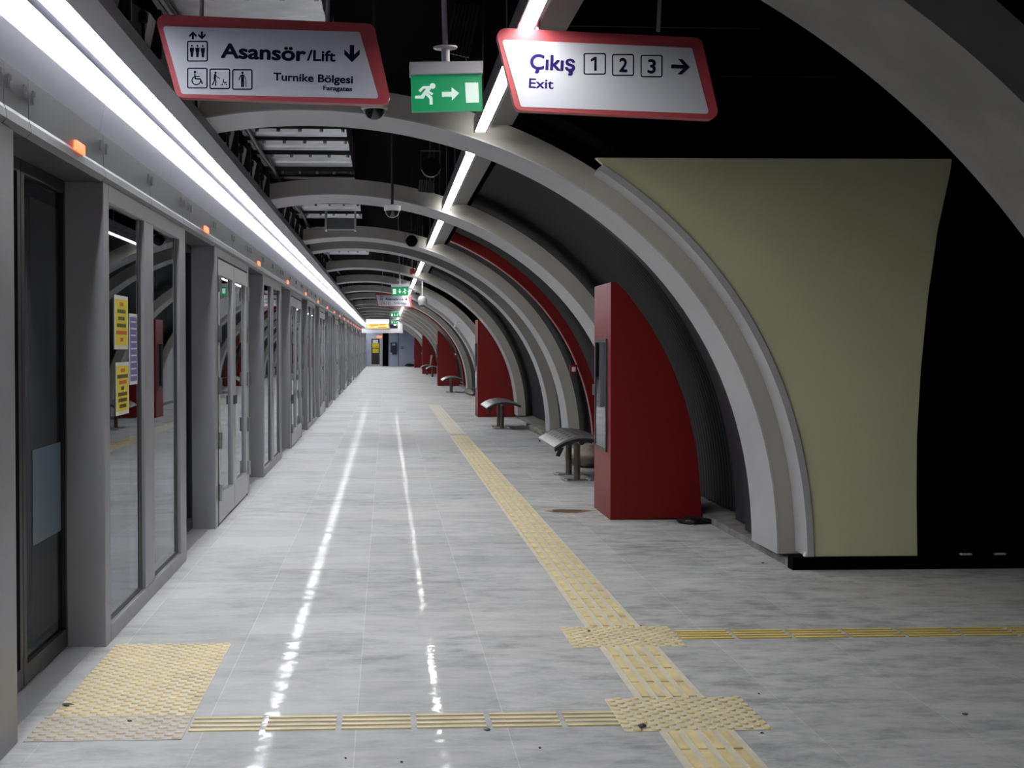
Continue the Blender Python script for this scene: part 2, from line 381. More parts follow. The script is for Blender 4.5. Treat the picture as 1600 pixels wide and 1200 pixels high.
def emergency():
    r = thing('emergency_door', '', 'door', group='hinged emergency doors of the platform screen')
    obj('corner_post', box(B(), -.20, 0, 0, .22, 0, 2.34), 'frame', r, bevel=.004)
    obj('end_post', box(B(), -.20, 0, 3.0, PL, 0, 2.34), 'frame', r, bevel=.004)
    obj('top_rail', box(B(), -.06, 0, .22, 3.0, 2.27, 2.34), 'frame', r)
    for a, b, s in ((.25, 1.60, 0), (1.62, 2.97, 1)):
        bm = B(); box(bm, -.05, .004, a, a+.13, .02, 2.25); box(bm, -.05, .004, b-.13, b, .02, 2.25); box(bm, -.05, .004, a+.13, b-.13, .02, .24); box(bm, -.05, .004, a+.13, b-.13, 2.12, 2.25)
        d = obj('door_leaf', bm, 'frame2', r)
        obj('glass_pane', box(B(), -.030, -.020, a+.13, b-.13, .24, 2.12), 'glass', d)
        obj('gasket', box(B(), -.045, .002, (a-.025) if not s else b, a if not s else b+.025, 0, 2.26), 'blackgloss', d)
        for z in (.28, .72, 1.18, 1.62, 2.04):
            y = a-.012 if not s else b+.012
            obj('hinge', tube(B(), [(.014, y, z-.07), (.014, y, z+.07)], .020, 8), 'steel', d, smooth=True)
        obj('handle', box(B(), .004, .02, (b-.10) if not s else (a+.04), (b-.04) if not s else (a+.10), .98, 1.06), 'darksteel', d)
    return r
def opening():
    """sliding door set back in the opening: opening runs from y=0 to 1.9"""
    r = thing('sliding_door', '', 'door', group='recessed sliding doors of the platform screen')
    for a, b in ((0.0, .97), (.98, 1.95)):
        bm = B(); box(bm, -.05, 0, a, a+.06, .012, 2.36); box(bm, -.05, 0, b-.06, b, .012, 2.36); box(bm, -.05, 0, a+.06, b-.06, .012, .10); box(bm, -.05, 0, a+.06, b-.06, 2.28, 2.36)
        d = obj('door_leaf', bm, 'blackgloss', r)
        obj('glass_pane', box(B(), -.03, -.02, a+.06, b-.06, .10, 2.28), 'glass', d)
    return r
def header():
    """one bay of the header box: from y=0 (bay start) to PIT"""
    r = thing('screen_header', '', 'header casing', group='header casings over the platform screen')
    prof = [(-.24, 2.34), (-.01, 2.34), (.012, 2.362), (.006, 2.40), (.0, 2.415), (.0, 2.575), (-.24, 2.575)]
    for a, b in ((.006, .40), (.406, 2.05), (2.056, 3.6), (3.606, PIT-.002)):
        bm = B(); prism(bm, prof, 'y', a, b); c = obj('cover', bm, 'header', r)
        for y in (a+.06, b-.09):
            bm = B(); prism(bm, [(y, 2.485), (y+.016, 2.485), (y+.016, 2.518), (y+.042, 2.518), (y+.042, 2.537), (y, 2.537)], 'x', 0, .006); obj('latch', bm, 'blackgloss', c)
    obj('indicator_lamp', box(B(), .0, .016, 1.30, 1.50, 2.405, 2.45), 'redled', r, bevel=.004, label='glowing red indicator lamp')
    return r
def fascia():
    r = thing('fascia_panel', '', 'fascia', group='white fascia panels under the left row of lights')
    bm = B(); prism(bm, [(-.05, 2.578), (-.018, 2.578), (.012, 2.75), (.004, 2.905), (-.05, 2.905)], 'y', .003, PIT/2-.003)
    obj('sheet', bm, 'fascia', r)
    bm = B()
    for k in (.9,): prism(bm, [(0, 2.752), (.0123, 2.752), (.0043, 2.904), (0, 2.904)], 'y', k, k+.004)
    obj('seam', bm, 'frame', r)
    return r
G, E_, O_, HD, FA = glazed(), emergency(), opening(), header(), fascia()
first = dict(G=True, E=True, O=True, H=True, F=True)
def place(key, proto, loc, label):
    if first[key]: first[key] = False; proto.location = loc; proto['label'] = label; return proto
    return dup(proto, loc, label)
NB = 21
gi = ei = 0
for k in range(-3, NB):
    y = J0+PIT*k
    if k == -1: wh = 'at the left edge of the view, nearest the camera'
    elif k < -1: wh = 'out of view beside the camera'
    if k % 2 == 0:
        if k >= 0: gi += 1; wh = f'{nth(gi)} from the camera along the platform screen' + (', with paper posters' if k == 0 else '')
        place('G', G, (XW, y, 0), 'grey framed two-pane glass panel, ' + wh)
    elif k == -1:
        place('G', G, (XW, y, 0), 'grey framed glass panel ' + wh)
    else:
        if k >= 0: ei += 1; wh = f'{nth(ei)} from the camera along the platform screen'
        place('E', E_, (XW, y, 0), 'grey hinged double emergency door with glass leaves, ' + wh)
    if k >= -1:
        place('O', O_, (-1.60, y-1.93, 0), f'dark glass sliding door set back in the {nth(k+2)} opening of the platform screen')
    if k >= -1:
        place('H', HD, (XW, y-2.05, 0), f'grey header casing with red lamp over the {nth(k+2)} screen opening from the camera')
    for j in (0, 1):
        if k >= -1: place('F', FA, (XW-.03, y-2.05+j*PIT/2-.35, 0), f'white fascia panel, {nth((k+1)*2+j+1)} from the camera above the header casings')
# film on the inside of the first door leaf
tag(obj('protective_film', box(B(), -1.629, -1.622, 7.29, 7.91, .16, 2.2), mat('grey hazy film', (.04, .042, .047), .4)), 'grey protective film on the nearest recessed sliding door', 'film')
tag(obj('blue_film', box(B(), -1.6195, -1.6175, 7.29, 7.91, .60, 1.04), 'film'), 'pale blue film patch low on the nearest recessed sliding door', 'film')

# posters on the first glazed panel
def poster(y0, y1, z0, z1, face, lab, rows, hh=.010):
    r = thing('poster', lab, 'poster', (XW-.022, y0, z0))
    W, Hh = y1-y0, z1-z0
    obj('sheet', box(B(), 0, .002, 0, W, 0, Hh), 'paper', r)
    obj('printed_field', box(B(), .002, .003, .02, W-.02, .02, Hh-.02), face, r)
    for i, (m, f) in enumerate(rows):
        zc = Hh-.035-(Hh-.06)*(i+.3)/len(rows); bm = B(); u = W/2-f*W/2
        while u < W/2+f*W/2-.01:
            l = random.uniform(.018, .035); box(bm, .003, .0036, u, u+l, zc-hh, zc+hh); u += l+.007
        obj('text_line', bm, m, r)
K, R_ = 'ink', 'redink'
poster(8.39, 8.82, 1.50, 1.79, 'yellow', 'upper yellow warning poster on the first glass panel', [(R_, .25), (K, .62), (K, .5), (K, .7), (R_, .8), (R_, .2)])
poster(8.42, 8.84, 1.145, 1.43, 'yellow', 'lower yellow warning poster on the first glass panel', [(R_, .3), (K, .8), (R_, .55), (K, .25), (K, .7), (K, .65), (K, .5)])
poster(8.87, 9.14, 1.30, 1.70, 'violet', 'violet notice beside the yellow posters on the first glass panel', [('paper', .7)]*9, .004)

# ------------------------------------------------------------------ tactile paving
def plate(bm, x0, x1, y0, y1, z=.003): box(bm, x0, x1, y0, y1, 0, z)
def domes(bm, x0, x1, y0, y1, sp=.0725):
    nx, ny = max(1, round((x1-x0)/sp)), max(1, round((y1-y0)/.040))
    for j in range(ny):
        for i in range(nx):
            cx, cy = x0+(i+(.27 if j % 2 else .73))*(x1-x0)/nx, y0+(j+.5)*(y1-y0)/ny
            n = 8; a = [bm.verts.new((cx+.021*math.cos(t*math.pi/4), cy+.0165*math.sin(t*math.pi/4), .003)) for t in range(n)]
            b = [bm.verts.new((cx+.015*math.cos(t*math.pi/4), cy+.011*math.sin(t*math.pi/4), .009)) for t in range(n)]
            for q in range(n): bm.faces.new((a[q], a[(q+1) % n], b[(q+1) % n], b[q]))
            bm.faces.new(b)
def bars_y(bm, x0, x1, y0, y1, w=.036, nb=4):
    y = y0
    while y < y1-.05:
        for i in range(nb):
            c = x0+(i+.5)*(x1-x0)/nb
            box(bm, c-w/2, c+w/2, y+.012, min(y+.288, y1), .003, .0085)
        y += .3
def bars_x(bm, x0, x1, y0, y1, w=.026, nb=4):
    x = x0
    while x < x1-.05:
        for i in range(nb):
            c = y0+(i+.5)*(y1-y0)/nb
            box(bm, x+.012, min(x+.288, x1), c-w/2, c+w/2, .003, .0085)
        x += .3
def tactile(name, label, plates, doms=(), by=(), bx=(), pm='tac'):
    r = thing(name, label, 'tactile paving', (plates[0][0], plates[0][2], 0))
    T = Matrix.Translation((-plates[0][0], -plates[0][2], 0))
    bm = B(); [plate(bm, *p) for p in plates]; bm.transform(T); obj('plate', bm, pm, r)
    bm = B(); [domes(bm, *p) for p in doms]; [bars_y(bm, *p) for p in by]; [bars_x(bm, *p) for p in bx]; bm.transform(T); obj('studs', bm, 'tacbar', r)
    return r
tactile('warning_paving', 'pale yellow studded patch in front of the nearest screen opening', [(-1.37, -.79, 6.47, 8.02)], [(-1.37, -.79, 6.47, 8.02)])
r = tactile('warning_paving', 'worn whitish row of studs on the near side of the yellow patch by the screen', [(-1.39, -.79, 6.07, 6.465)], [(-1.39, -.79, 6.07, 6.465)], pm='tacworn')
r.children[1].data.materials[0] = mat('worn tactile stud', (.56, .48, .33), .6, noise=.2, nscale=6)
tactile('warning_paving', 'nearer yellow studded square where the guide strips cross', [(.935, 1.525, 6.08, 6.66)], [(.935, 1.525, 6.08, 6.66)])
tactile('warning_paving', 'farther yellow studded square with the strip leading right to the passage', [(.935, 1.515, 7.80, 8.37)], [(.935, 1.515, 7.80, 8.37)])
tactile('guide_strip', 'long pale yellow guide strip running away down the platform', [(1.07, 1.37, 8.37, 26.4)], by=[(1.085, 1.355, 8.37, 26.4)])
tactile('guide_strip', 'dusty faded guide strip farther down the platform', [(1.07, 1.37, 26.75, 40)], by=[(1.085, 1.355, 26.75, 40)], pm=mat('dusty tactile plate', (.53, .50, .445), .6, noise=.1, nscale=2)).children[1].data.materials[0] = mat('dusty tactile stud', (.58, .53, .42), .6)
tactile('guide_strip', 'short yellow guide strip between the two studded squares', [(1.07, 1.37, 6.66, 7.80)], by=[(1.085, 1.355, 6.66, 7.80)])
tactile('guide_strip', 'yellow guide strip leaving the bottom of the view', [(1.07, 1.37, 3.0, 6.08)], by=[(1.085, 1.355, 3.08, 6.08)])
def plain(name, label, bx, m):
    bm = B(); bars_x(bm, *bx); o = obj(name, bm, m); bm = None
    o.location = (0, 0, -.003); return tag(o, label, 'tactile paving')
plain('guide_bars', 'yellow guide bars crossing from the screen patch to the nearer studded square', (-.79, .935, 6.17, 6.44), 'tacbar')
plain('guide_bars', 'yellow guide bars leading right into the exit passage', (1.515, 8.7, 7.98, 8.25), mat('clean yellow bar', (.74, .55, .13), .5, noise=.12, nscale=2))

# ------------------------------------------------------------------ red cabinets
def cabinet(y, label, depth=1.06, full=True):
    r = thing('red_cabinet', label, 'cabinet', (1.95, y, 0), group='red wall cabinets along the vault')
    t0, t1 = math.asin((.02/AB)**1.1), t_of_x(1.99)
    side = [arc_pt(t0+(t1-t0)*i/20, .02) for i in range(21)]
    pts = [(0, 0)]+[(x-1.95, z) for x, z in side if z < 2.06]+[(.05, 2.07), (0, 2.07)]
    bm = B(); prism(bm, pts, 'y', 0, depth); obj('body', bm, 'red', r)
    obj('seam', box(B(), -.001, .002, 0, depth, 1.60, 1.604), 'blackgloss', r)
    bm = B(); a, b, c, d = .20, .93, .58, 1.58
    box(bm, -.014, 0, a, b, d-.03, d); box(bm, -.014, 0, a, b, c, c+.03); box(bm, -.014, 0, a, a+.03, c+.03, d-.03); box(bm, -.014, 0, b-.03, b, c+.03, d-.03)
    w_ = obj('window_frame', bm, 'darksteel', r)
    obj('glass_pane', box(B(), -.009, -.005, a+.03, b-.03, c+.03, d-.03), 'cabglass', w_)
    obj('backing', box(B(), -.004, -.001, a+.03, b-.03, c+.03, d-.03), mat('grey backing', (.2, .2, .2), .6), w_)
    obj('notice', box(B(), -.0049, -.0041, a+.12, b-.12, c+.25, d-.2), 'paper', w_, label='pale notice behind the glass')
    k = B(); box(k, -.03, 0, .955, .985, 1.06, 1.16); obj('handle', k, 'steel', r, bevel=.004)
    return r
c0 = cabinet(13.54, 'nearest red cabinet with a glazed notice window, in front of the arch rib')
for y, lb in ((33.25, 'second red cabinet from the camera, behind a curved bench'), (59.1, 'third red cabinet from the camera along the vault'), (84, 'fourth red cabinet, beyond the far benches'), (107.5, 'farthest red cabinet, by the end wall')):
    dup(c0, (1.95, y, 0), lb)

# ------------------------------------------------------------------ benches
def bench():
    r = thing('curved_bench', '', 'bench', group='curved metal benches along the vault')
    # seat: a perforated sheet arched across its width
    bm = B(); n = 14; Wd = .31
    def prof(i, dz): 
        u = -1+2*i/n; return (u*Wd, .525-.115*u*u*(1 if u < 0 else .55)+dz)
    top = [prof(i, 0) for i in range(n+1)]; bot = [prof(i, -.022) for i in range(n+1)]
    prism(bm, top+bot[::-1], 'y', -.9, .9); obj('seat', bm, 'bench', r, smooth=True)
    s = r.children[0]
    bm = B()
    for j in range(6):
        for i in range(2, n-1, 2):
            x, z = top[i]; x2, z2 = top[i+1]; y = -.72+j*.29+(.05 if i % 4 else 0)
            q = [bm.verts.new(p) for p in ((x, y, z+.0015), (x2, y, z2+.0015), (x2, y+.12, z2+.0015), (x, y+.12, z+.0015))]; bm.faces.new(q)
    obj('slots', bm, 'darksteel', s)
    for ye in (-.9, .875):
        bm = B(); prism(bm, [(x, z-.022) for x, z in top]+[(x*.97, z-.055) for x, z in top[::-1]], 'y', ye, ye+.025); obj('end_rib', bm, 'blackgloss', r)
    bm = B(); tube(bm, [(.0, -.85, .455), (.0, .85, .455)], .03, 10); obj('beam', bm, 'darksteel', r, smooth=True)
    bm = B(); prism(bm, [(-.26, .40), (-.20, .40), (-.25, .30), (-.29, .31)], 'y', -.88, -.84); obj('bracket', bm, 'blackgloss', r)
    for y in (-.4, .4):
        l = obj('leg', tube(B(), [(0, y, .008), (0, y, .46)], .037, 16), 'brass', r, smooth=True)
        obj('base_plate', box(B(), -.17, .17, y-.12, y+.12, 0, .008), 'steel', l)
        for sx in (-.13, .13):
            for sy in (-.09, .09): obj('bolt', lathe(B(), [(.014, .008), (.014, .02), (.006, .024)], (sx, y+sy, 0), 8), 'white', l)
    return r
b0 = bench(); b0.location = (2.15, 17.97, 0); b0['label'] = 'nearest curved metal bench, half hidden by the nearest red cabinet'
for y, x, lb in ((28.9, 2.11, 'second curved metal bench, in front of the second red cabinet'), (51, 2.12, 'third curved metal bench, in front of the third red cabinet'), (76, 2.25, 'fourth curved metal bench, near the fourth red cabinet'), (81.3, 2.12, 'farthest curved metal bench, with an upright seat sheet behind')):
    dup(b0, (x, y, 0), lb)
bm = B(); prism(bm, [(2.28, .48), (2.31, .48), (2.40, 1.02), (2.33, 1.03)], 'y', 81.0, 82.2)
tag(obj('seat_sheet', bm, 'steel'), 'upright metal seat sheet leaning on the farthest bench', 'metal sheet')
def lump(name, c, s, m, seed, label, cat):
    random.seed(seed); bm = B(); bmesh.ops.create_icosphere(bm, subdivisions=3, radius=1)
    ph = [random.uniform(0, 6) for _ in range(4)]
    for v in bm.verts:
        p = v.co.normalized(); k = 1+.13*math.sin(5*p.x+ph[0])+.11*math.sin(6*p.y+ph[1])*math.cos(4*p.z+ph[2])+.05*math.sin(13*p.x+9*p.z+ph[3])
        v.co = Vector((p.x*s[0]*k, p.y*s[1]*k, max(p.z*s[2]*k, -s[2]*.82)))
    o = obj(name, bm, m, smooth=True); o.location = (c[0], c[1], s[2]*.82); return tag(o, label, cat)
lump('plastic_sack', (2.52, 19.6), (.26, .4, .15), 'sack', 3, 'crumpled brown sack lying behind the nearest bench', 'sack')
lump('rubble_heap', (2.66, 27.6), (.12, 1.5, .06), 'rubble', 5, 'low heap of dusty rubble at the vault foot beside the second bench', 'rubble')
lump('rubble_heap', (2.62, 49.3), (.15, 2.0, .08), 'rubble', 8, 'low heap of dusty rubble by the third bench', 'rubble')
lump('debris_heap', (1.75, 113.5), (.42, .4, .12), 'blackgloss', 9, 'dark heap on the floor against the end wall', 'debris')
lump('black_bag', (2.62, 13.25), (.16, .12, .03), 'blackgloss', 11, 'flat black scrap on the floor at the nearest cabinet foot', 'scrap')

# ------------------------------------------------------------------ flat pictogram helper
class Pic:
    def __init__(s): s.polys = []
    def poly(s, *p): s.polys.append(list(p)); return s
    def disc(s, u, v, r, n=18): return s.poly(*[(u+r*math.cos(2*math.pi*i/n), v+r*math.sin(2*math.pi*i/n)) for i in range(n)])
    def line(s, pts, w):
        for (a, b), (c, d) in zip(pts, pts[1:]):
            l = math.hypot(c-a, d-b) or 1e-6; nx, ny = -(d-b)/l*w/2, (c-a)/l*w/2
            s.poly((a+nx, b+ny), (c+nx, d+ny), (c-nx, d-ny), (a-nx, b-ny))
        for a, b in pts: s.disc(a, b, w/2, 10)
        return s
    def ring(s, u, v, r, w, a0=0, a1=360, n=24):
        P = [(u+r*math.cos(math.radians(a0+(a1-a0)*i/n)), v+r*math.sin(math.radians(a0+(a1-a0)*i/n))) for i in range(n+1)]
        return s.line(P, w)
    def rrect(s, u0, v0, u1, v1, r, w):
        c = [(u1-r, v1-r, 0), (u0+r, v1-r, 90), (u0+r, v0+r, 180), (u1-r, v0+r, 270)]; P = []
        for a, b, t in c: P += [(a+r*math.cos(math.radians(t+k*22.5)), b+r*math.sin(math.radians(t+k*22.5))) for k in range(5)]
        return s.line(P+[P[0]], w)
    def build(s, name, m, parent, xf, y0=-.001, dy=.0012):
        bm = B()
        for k, P in enumerate(s.polys):
            Q = [xf(*p) for p in P]
            ar = sum(Q[i][0]*Q[(i+1) % len(Q)][1]-Q[(i+1) % len(Q)][0]*Q[i][1] for i in range(len(Q)))
            if ar < 0: Q.reverse()
            yy = y0-dy-(k % 7)*.00003
            bm.faces.new([bm.verts.new((q[0], yy, q[1])) for q in Q])
        return obj(name, bm, m, parent)
def rounded(pts, r, n=6):
    out = []
    N = len(pts)
    for i in range(N):
        p, a, b = Vector(pts[i]), Vector(pts[i-1]), Vector(pts[(i+1) % N])
        da, db = (a-p).normalized(), (b-p).normalized()
        ang = da.angle(db); t = r/math.tan(ang/2)
        s, e = p+da*t, p+db*t; c = p+(da+db).normalized()*(r/math.sin(ang/2))
        a0, a1 = math.atan2(*(s-c).yx), math.atan2(*(e-c).yx)
        d = (a1-a0+math.pi) % (2*math.pi)-math.pi
        out += [(c.x+r*math.cos(a0+d*k/n), c.y+r*math.sin(a0+d*k/n)) for k in range(n+1)]
    return out
_fonts = {}
def text(name, s, u, v, width, cap, m, parent, bold=.0, y=-.002):
    """lettering fitted to a width and a cap height, baseline start at (u, v)"""
    def raw(t):
        cu = bpy.data.curves.new('t', 'FONT'); cu.body = t; cu.size = 1; cu.fill_mode = 'FRONT'
        o = bpy.data.objects.new('t', cu); me = bpy.data.meshes.new_from_object(o)
        bpy.data.objects.remove(o); return me
    ref = raw('H'); capu = max(q.co.y for q in ref.vertices)-min(q.co.y for q in ref.vertices)
    src = raw(s)
    x0, x1 = min(q.co.x for q in src.vertices), max(q.co.x for q in src.vertices)
    kx, kz = width/(x1-x0+2*bold), cap/(capu+2*bold)
    bm = bmesh.new()
    steps = [(0, 0)]+([(bold*math.cos(math.pi*i/4), bold*math.sin(math.pi*i/4)) for i in range(8)] if bold else [])
    for k, (dx, dz) in enumerate(steps):
        n0 = len(bm.verts); bm.from_mesh(src); bm.verts.ensure_lookup_table()
        for q in bm.verts[n0:]: q.co = (u+(q.co.x+dx-x0+bold)*kx, y-k*.00002, v+(q.co.y+dz+bold)*kz)
    me = bpy.data.meshes.new(name); bm.to_mesh(me); bm.free()
    me.materials.append(M[m])
    o = bpy.data.objects.new(name, me); COL.objects.link(o); o.parent = parent
    return o

# ------------------------------------------------------------------ hanging direction signs
def sign(label, cpx, tilt, outer, inner, Y, rods):
    c = at(*cpx, Y)
    r = thing('hanging_sign', label, 'sign', c, (0, tilt, 0))
    ca, sa = math.cos(tilt), math.sin(tilt)
    def sg(px, py):
        d = at(px, py, Y)-c
        return (d.x*ca-d.z*sa, d.x*sa+d.z*ca)
    sc_ = (sg(cpx[0]+1, cpx[1])[0])
    O = rounded([sg(*p) for p in outer], 13*sc_)
    I = rounded([sg(*p) for p in inner], 4*sc_)
    bm = B(); prism(bm, O, 'y', .0, .07); obj('border', bm, 'redsign', r)
    bm = B(); prism(bm, I, 'y', -.003, .0); obj('face', bm, 'signwhite', r)
    for px in rods:
        u, v = sg(px, 40); bm = B(); tube(bm, [(u, .035, v-.02), (u, .035, v+1.05)], .010, 8); obj('hanger_rod', bm, 'frame', r, smooth=True)
    return r, sg, sc_
SY = 7.0
rA, sg, s1 = sign('nearest lift sign, white with red border, black Asansör lettering and pictograms', (427, 93), .030,
    [(241, 22), (584, 37), (612, 164), (276, 152)], [(254, 41), (562, 50), (592, 154), (284, 147)], SY, (313, 511))
def tx(nm, s, px, py, px1, cap, m, parent, f, bold): 
    u, v = f(px, py); text(nm, s, u, v, (px1-px)*s1, cap*s1, m, parent, bold, -.0045)
tx('lettering', 'Asansör', 344.7, 91, 478, 23.5, 'navy', rA, sg, .034)
tx('lettering', '/Lift', 479.5, 95, 524.5, 17, 'navy', rA, sg, .026)
tx('lettering', 'Turnike Bölgesi', 427, 126, 552, 12.5, 'navy', rA, sg, .028)
tx('lettering', 'Faragates', 505, 141, 550.5, 7.2, 'navy', rA, sg, .03)
def Z(x, y): return sg(280+x/10, 30+y/10)          # coordinates of the pictogram detail, tenths of a pixel
def arrow(p, u, v, h, wd, ang, lw):
    """arrow with a chevron head, centre u,v, pointing along ang (0 = right, y down)"""
    ca, sa = math.cos(ang), math.sin(ang)
    def T(a, b): return (u+a*ca-b*sa, v+a*sa+b*ca)
    p.poly(T(-h/2, -lw/2), T(h/2-lw*.4, -lw/2), T(h/2-lw*.4, lw/2), T(-h/2, lw/2))
    for s in (1, -1):
        p.poly(T(h/2, 0), T(h/2-wd/2, s*wd/2), T(h/2-wd/2-lw*1.15, s*wd/2), T(h/2-lw*1.25, 0))
p = Pic(); arrow(p, 216, 255, 125, 115, -math.pi/2, 34); arrow(p, 356, 258, 125, 115, math.pi/2, 34)
p.build('arrow_pair', 'navy', rA, Z, -.003)
def man(p, u, v, s=1):
    p.disc(u, v, 15*s); p.poly((u-34*s, v+28*s), (u+34*s, v+28*s), (u+30*s, v+85*s), (u+22*s, v+110*s), (u+18*s, v+175*s), (u-18*s, v+175*s), (u-22*s, v+110*s), (u-30*s, v+85*s))
p = Pic(); p.rrect(133, 350, 440, 656, 22, 21)
for u, v in ((200, 418), (286, 420), (371, 424)): man(p, u, v)
p.build('lift_pictogram', 'navy', rA, Z, -.003)
p = Pic(); p.rrect(133, 770, 436, 1076, 22, 20).disc(248, 828, 21).line([(246, 862), (252, 932), (330, 936), (362, 1008)], 22).line([(250, 895), (318, 898)], 16)
p.ring(268, 960, 66, 17, 10, 245); p.build('wheelchair_pictogram', 'navy', rA, Z, -.003)
p = Pic(); p.rrect(484, 783, 788, 1086, 22, 20).disc(570, 838, 17).line([(562, 872), (556, 935)], 36).line([(560, 940), (520, 1030)], 18).line([(560, 935), (575, 980), (570, 1036)], 18).line([(575, 885), (632, 932)], 12)
p.line([(695, 945), (690, 985), (740, 990)], 14).line([(690, 985), (672, 1025)], 8).line([(735, 990), (700, 1022)], 8).disc(672, 1028, 10).disc(738, 1024, 10); p.build('pushchair_pictogram', 'navy', rA, Z, -.003)
p = Pic(); p.rrect(838, 793, 1138, 1096, 22, 20).disc(990, 840, 19).line([(990, 885), (990, 960)], 46).line([(978, 960), (978, 1054)], 22).line([(1003, 960), (1003, 1054)], 22).line([(962, 880), (936, 950)], 15).line([(1020, 880), (1042, 945), (1047, 1058)], 10)
p.build('elderly_pictogram', 'navy', rA, Z, -.003)
p = Pic(); arrow(p, 550, 84, 27, 24, math.pi/2, 7); p.build('down_arrow', 'navy', rA, sg, -.003)

rB, sg2, s1 = sign('exit direction sign, white with red border, Çıkış lettering and boxed gate numbers', (949, 115), .040,
    [(773, 43), (1096, 59), (1125, 187), (806, 172)], [(784, 62), (1081, 75), (1108, 178), (814, 167)], SY, (1031, 842))
tx('lettering', 'Çıkış', 827.5, 108.5, 898, 24, 'indigo', rB, sg2, .028)
tx('lettering', 'Exit', 826, 137.5, 864.5, 15, 'indigo', rB, sg2, .018)
for (a, b, c_, d), t in (((912.5, 84, 945.5, 116), '1'), ((957, 85.5, 989.5, 118), '2'), ((1001.5, 87, 1034, 120), '3')):
    p = Pic(); p.rrect(a, b, c_, d, 2.5, 2.1); bx_ = p.build('number_box', 'navy', rB, sg2, -.003)
    if t == '1':
        e = (a+c_)/2; q = Pic(); q.poly((e-.5, d-27), (e+3.2, d-27), (e+3.2, d-5.2), (e-.9, d-5.2)).poly((e-.5, d-27), (e+.6, d-22.3), (e-5.6, d-19.4), (e-6.4, d-22.9)); q.build('numeral', 'navy', bx_, sg2, -.003); continue
    wd = 13
    u, v = sg2((a+c_)/2-wd/2-(1 if t == '1' else 0), d-5.2); text('numeral', t, u, v, wd*s1, 22*s1, 'navy', bx_, .03, -.0045)
p = Pic(); arrow(p, 1063, 104.5, 29, 24, .04, 6); p.build('right_arrow', 'navy', rB, sg2, -.003)
# far copy of the lift sign
dup(rA, at(615, 469, 43.0), 'far small lift sign hanging beyond the green exit sign')

# ------------------------------------------------------------------ green emergency exit signs
def exit_sign(label, Y, down=False):
    r = thing('emergency_exit_sign', label, 'sign', (0, Y, 0), (0, -.027, 0))
    w2 = .16; k = .322/1450
    def q(x, y): return ((x-765)*k, -(y-120)*k)         # detail coordinates on the face
    obj('housing', box(B(), -.166, .166, -.03, .07, -.026, .030), 'housing', r, bevel=.003)
    obj('panel', box(B(), q(40, 0)[0], q(1490, 0)[0], .0, .03, q(0, 975)[1], -.027), 'green', r)
    p = Pic()
    if not down:
        p.disc(480, 460, 58).poly((280, 462), (440, 462), (445, 520), (330, 640), (290, 712), (110, 712), (110, 655), (235, 652), (345, 515), (300, 512), (225, 585), (188, 548))
        p.poly((400, 560), (490, 610), (465, 648), (375, 600)).poly((330, 640), (375, 600), (470, 690), (472, 840), (408, 840), (408, 720))
        p.build('running_man', 'pale', r, q, -.002)
        p = Pic(); p.poly((665, 585), (865, 585), (865, 490), (1018, 615), (865, 765), (865, 680), (665, 680)); p.build('arrow', 'pale', r, q, -.002)
        p = Pic(); p.poly((1145, 405), (1415, 405), (1420, 815), (1155, 815)); p.build('door_symbol', 'pale', r, q, -.002)
    else:
        p.disc(1180, 450, 60).line([(1160, 540), (1110, 660), (1200, 700), (1180, 830)], 62).line([(1110, 660), (980, 690)], 55).line([(1160, 540), (1300, 600)], 42).build('running_man', 'pale', r, q, -.002)
        p = Pic(); p.poly((680, 400), (780, 400), (780, 620), (860, 620), (730, 830), (600, 620), (680, 620)); p.build('arrow', 'pale', r, q, -.002)
        p = Pic(); p.poly((150, 400), (420, 400), (420, 820), (150, 820)); p.build('door_symbol', 'pale', r, q, -.002)
    bm = B(); tube(bm, [(0, .02, .03), (0, .02, .095)], .019, 12); obj('neck', bm, 'frame', r, smooth=True)
    bm = B(); lathe(bm, [(.05, .095), (.055, .098), (.055, .104), (.02, .112)], (0, .02, 0), 20); obj('canopy', bm, 'frame2', r, smooth=True)
    bm = B(); tube(bm, [(0, .02, .11), (0, .02, 4.12-at(697, 108, Y).z if not down else 1.48)], .0125, 10); obj('pole', bm, 'frame', r, smooth=True)
    return r
e0 = exit_sign('nearest green exit sign with running man and right arrow, between the two big signs', 7.15)
e0.location = at(697, 108, 7.15)
e1 = exit_sign('second green exit sign with down arrow, above the far lift sign', 29.6, True); e1.location = at(625, 446, 29.6)
dup(e1, at(617, 487, 54.6), 'third green exit sign, dark and small, above the lit train display')
dup(e1, at(616, 500, 74), 'farthest green exit sign, beside the lit train display')

# ------------------------------------------------------------------ cameras, loudspeakers, beacon
def cctv(label, loc, pole, white=False):
    r = thing('dome_camera', label, 'security camera', loc)
    if not white:
        bm = B(); lathe(bm, [(.072, -.005), (.078, .0), (.078, .048), (.06, .055)], n=24); obj('cap', bm, 'white', r, smooth=True)
        bm = B(); lathe(bm, [(.002, -.068), (.02, -.066), (.042, -.053), (.056, -.032), (.062, -.005)], n=24); obj('dome', bm, 'dome', r, smooth=True)
        bm = B()
        for i in range(13):
            a0 = math.radians(180+180*i/12)
        tube(bm, [(.0635*math.cos(math.radians(180+15*i)), -.012, .0635*math.sin(math.radians(180+15*i))-.004) for i in range(13)], .0035, 6); obj('rim', bm, 'white', r, smooth=True)
    else:
        bm = B(); lathe(bm, [(.05, -.10), (.085, -.085), (.10, -.03), (.10, .03), (.07, .085), (.03, .10)], n=20); obj('cap', bm, 'white', r, smooth=True)
        bm = B(); lathe(bm, [(.002, -.135), (.035, -.128), (.055, -.10)], (0, -.02, 0), 16); obj('dome', bm, 'dome', r, smooth=True)
    if pole:
        bm = B(); tube(bm, [(0, 0, .05), (0, 0, .09), (0, 0, pole)], [.016, .014, .012], 10); obj('pole', bm, 'darksteel' if not white else 'white', r, smooth=True)
    return r
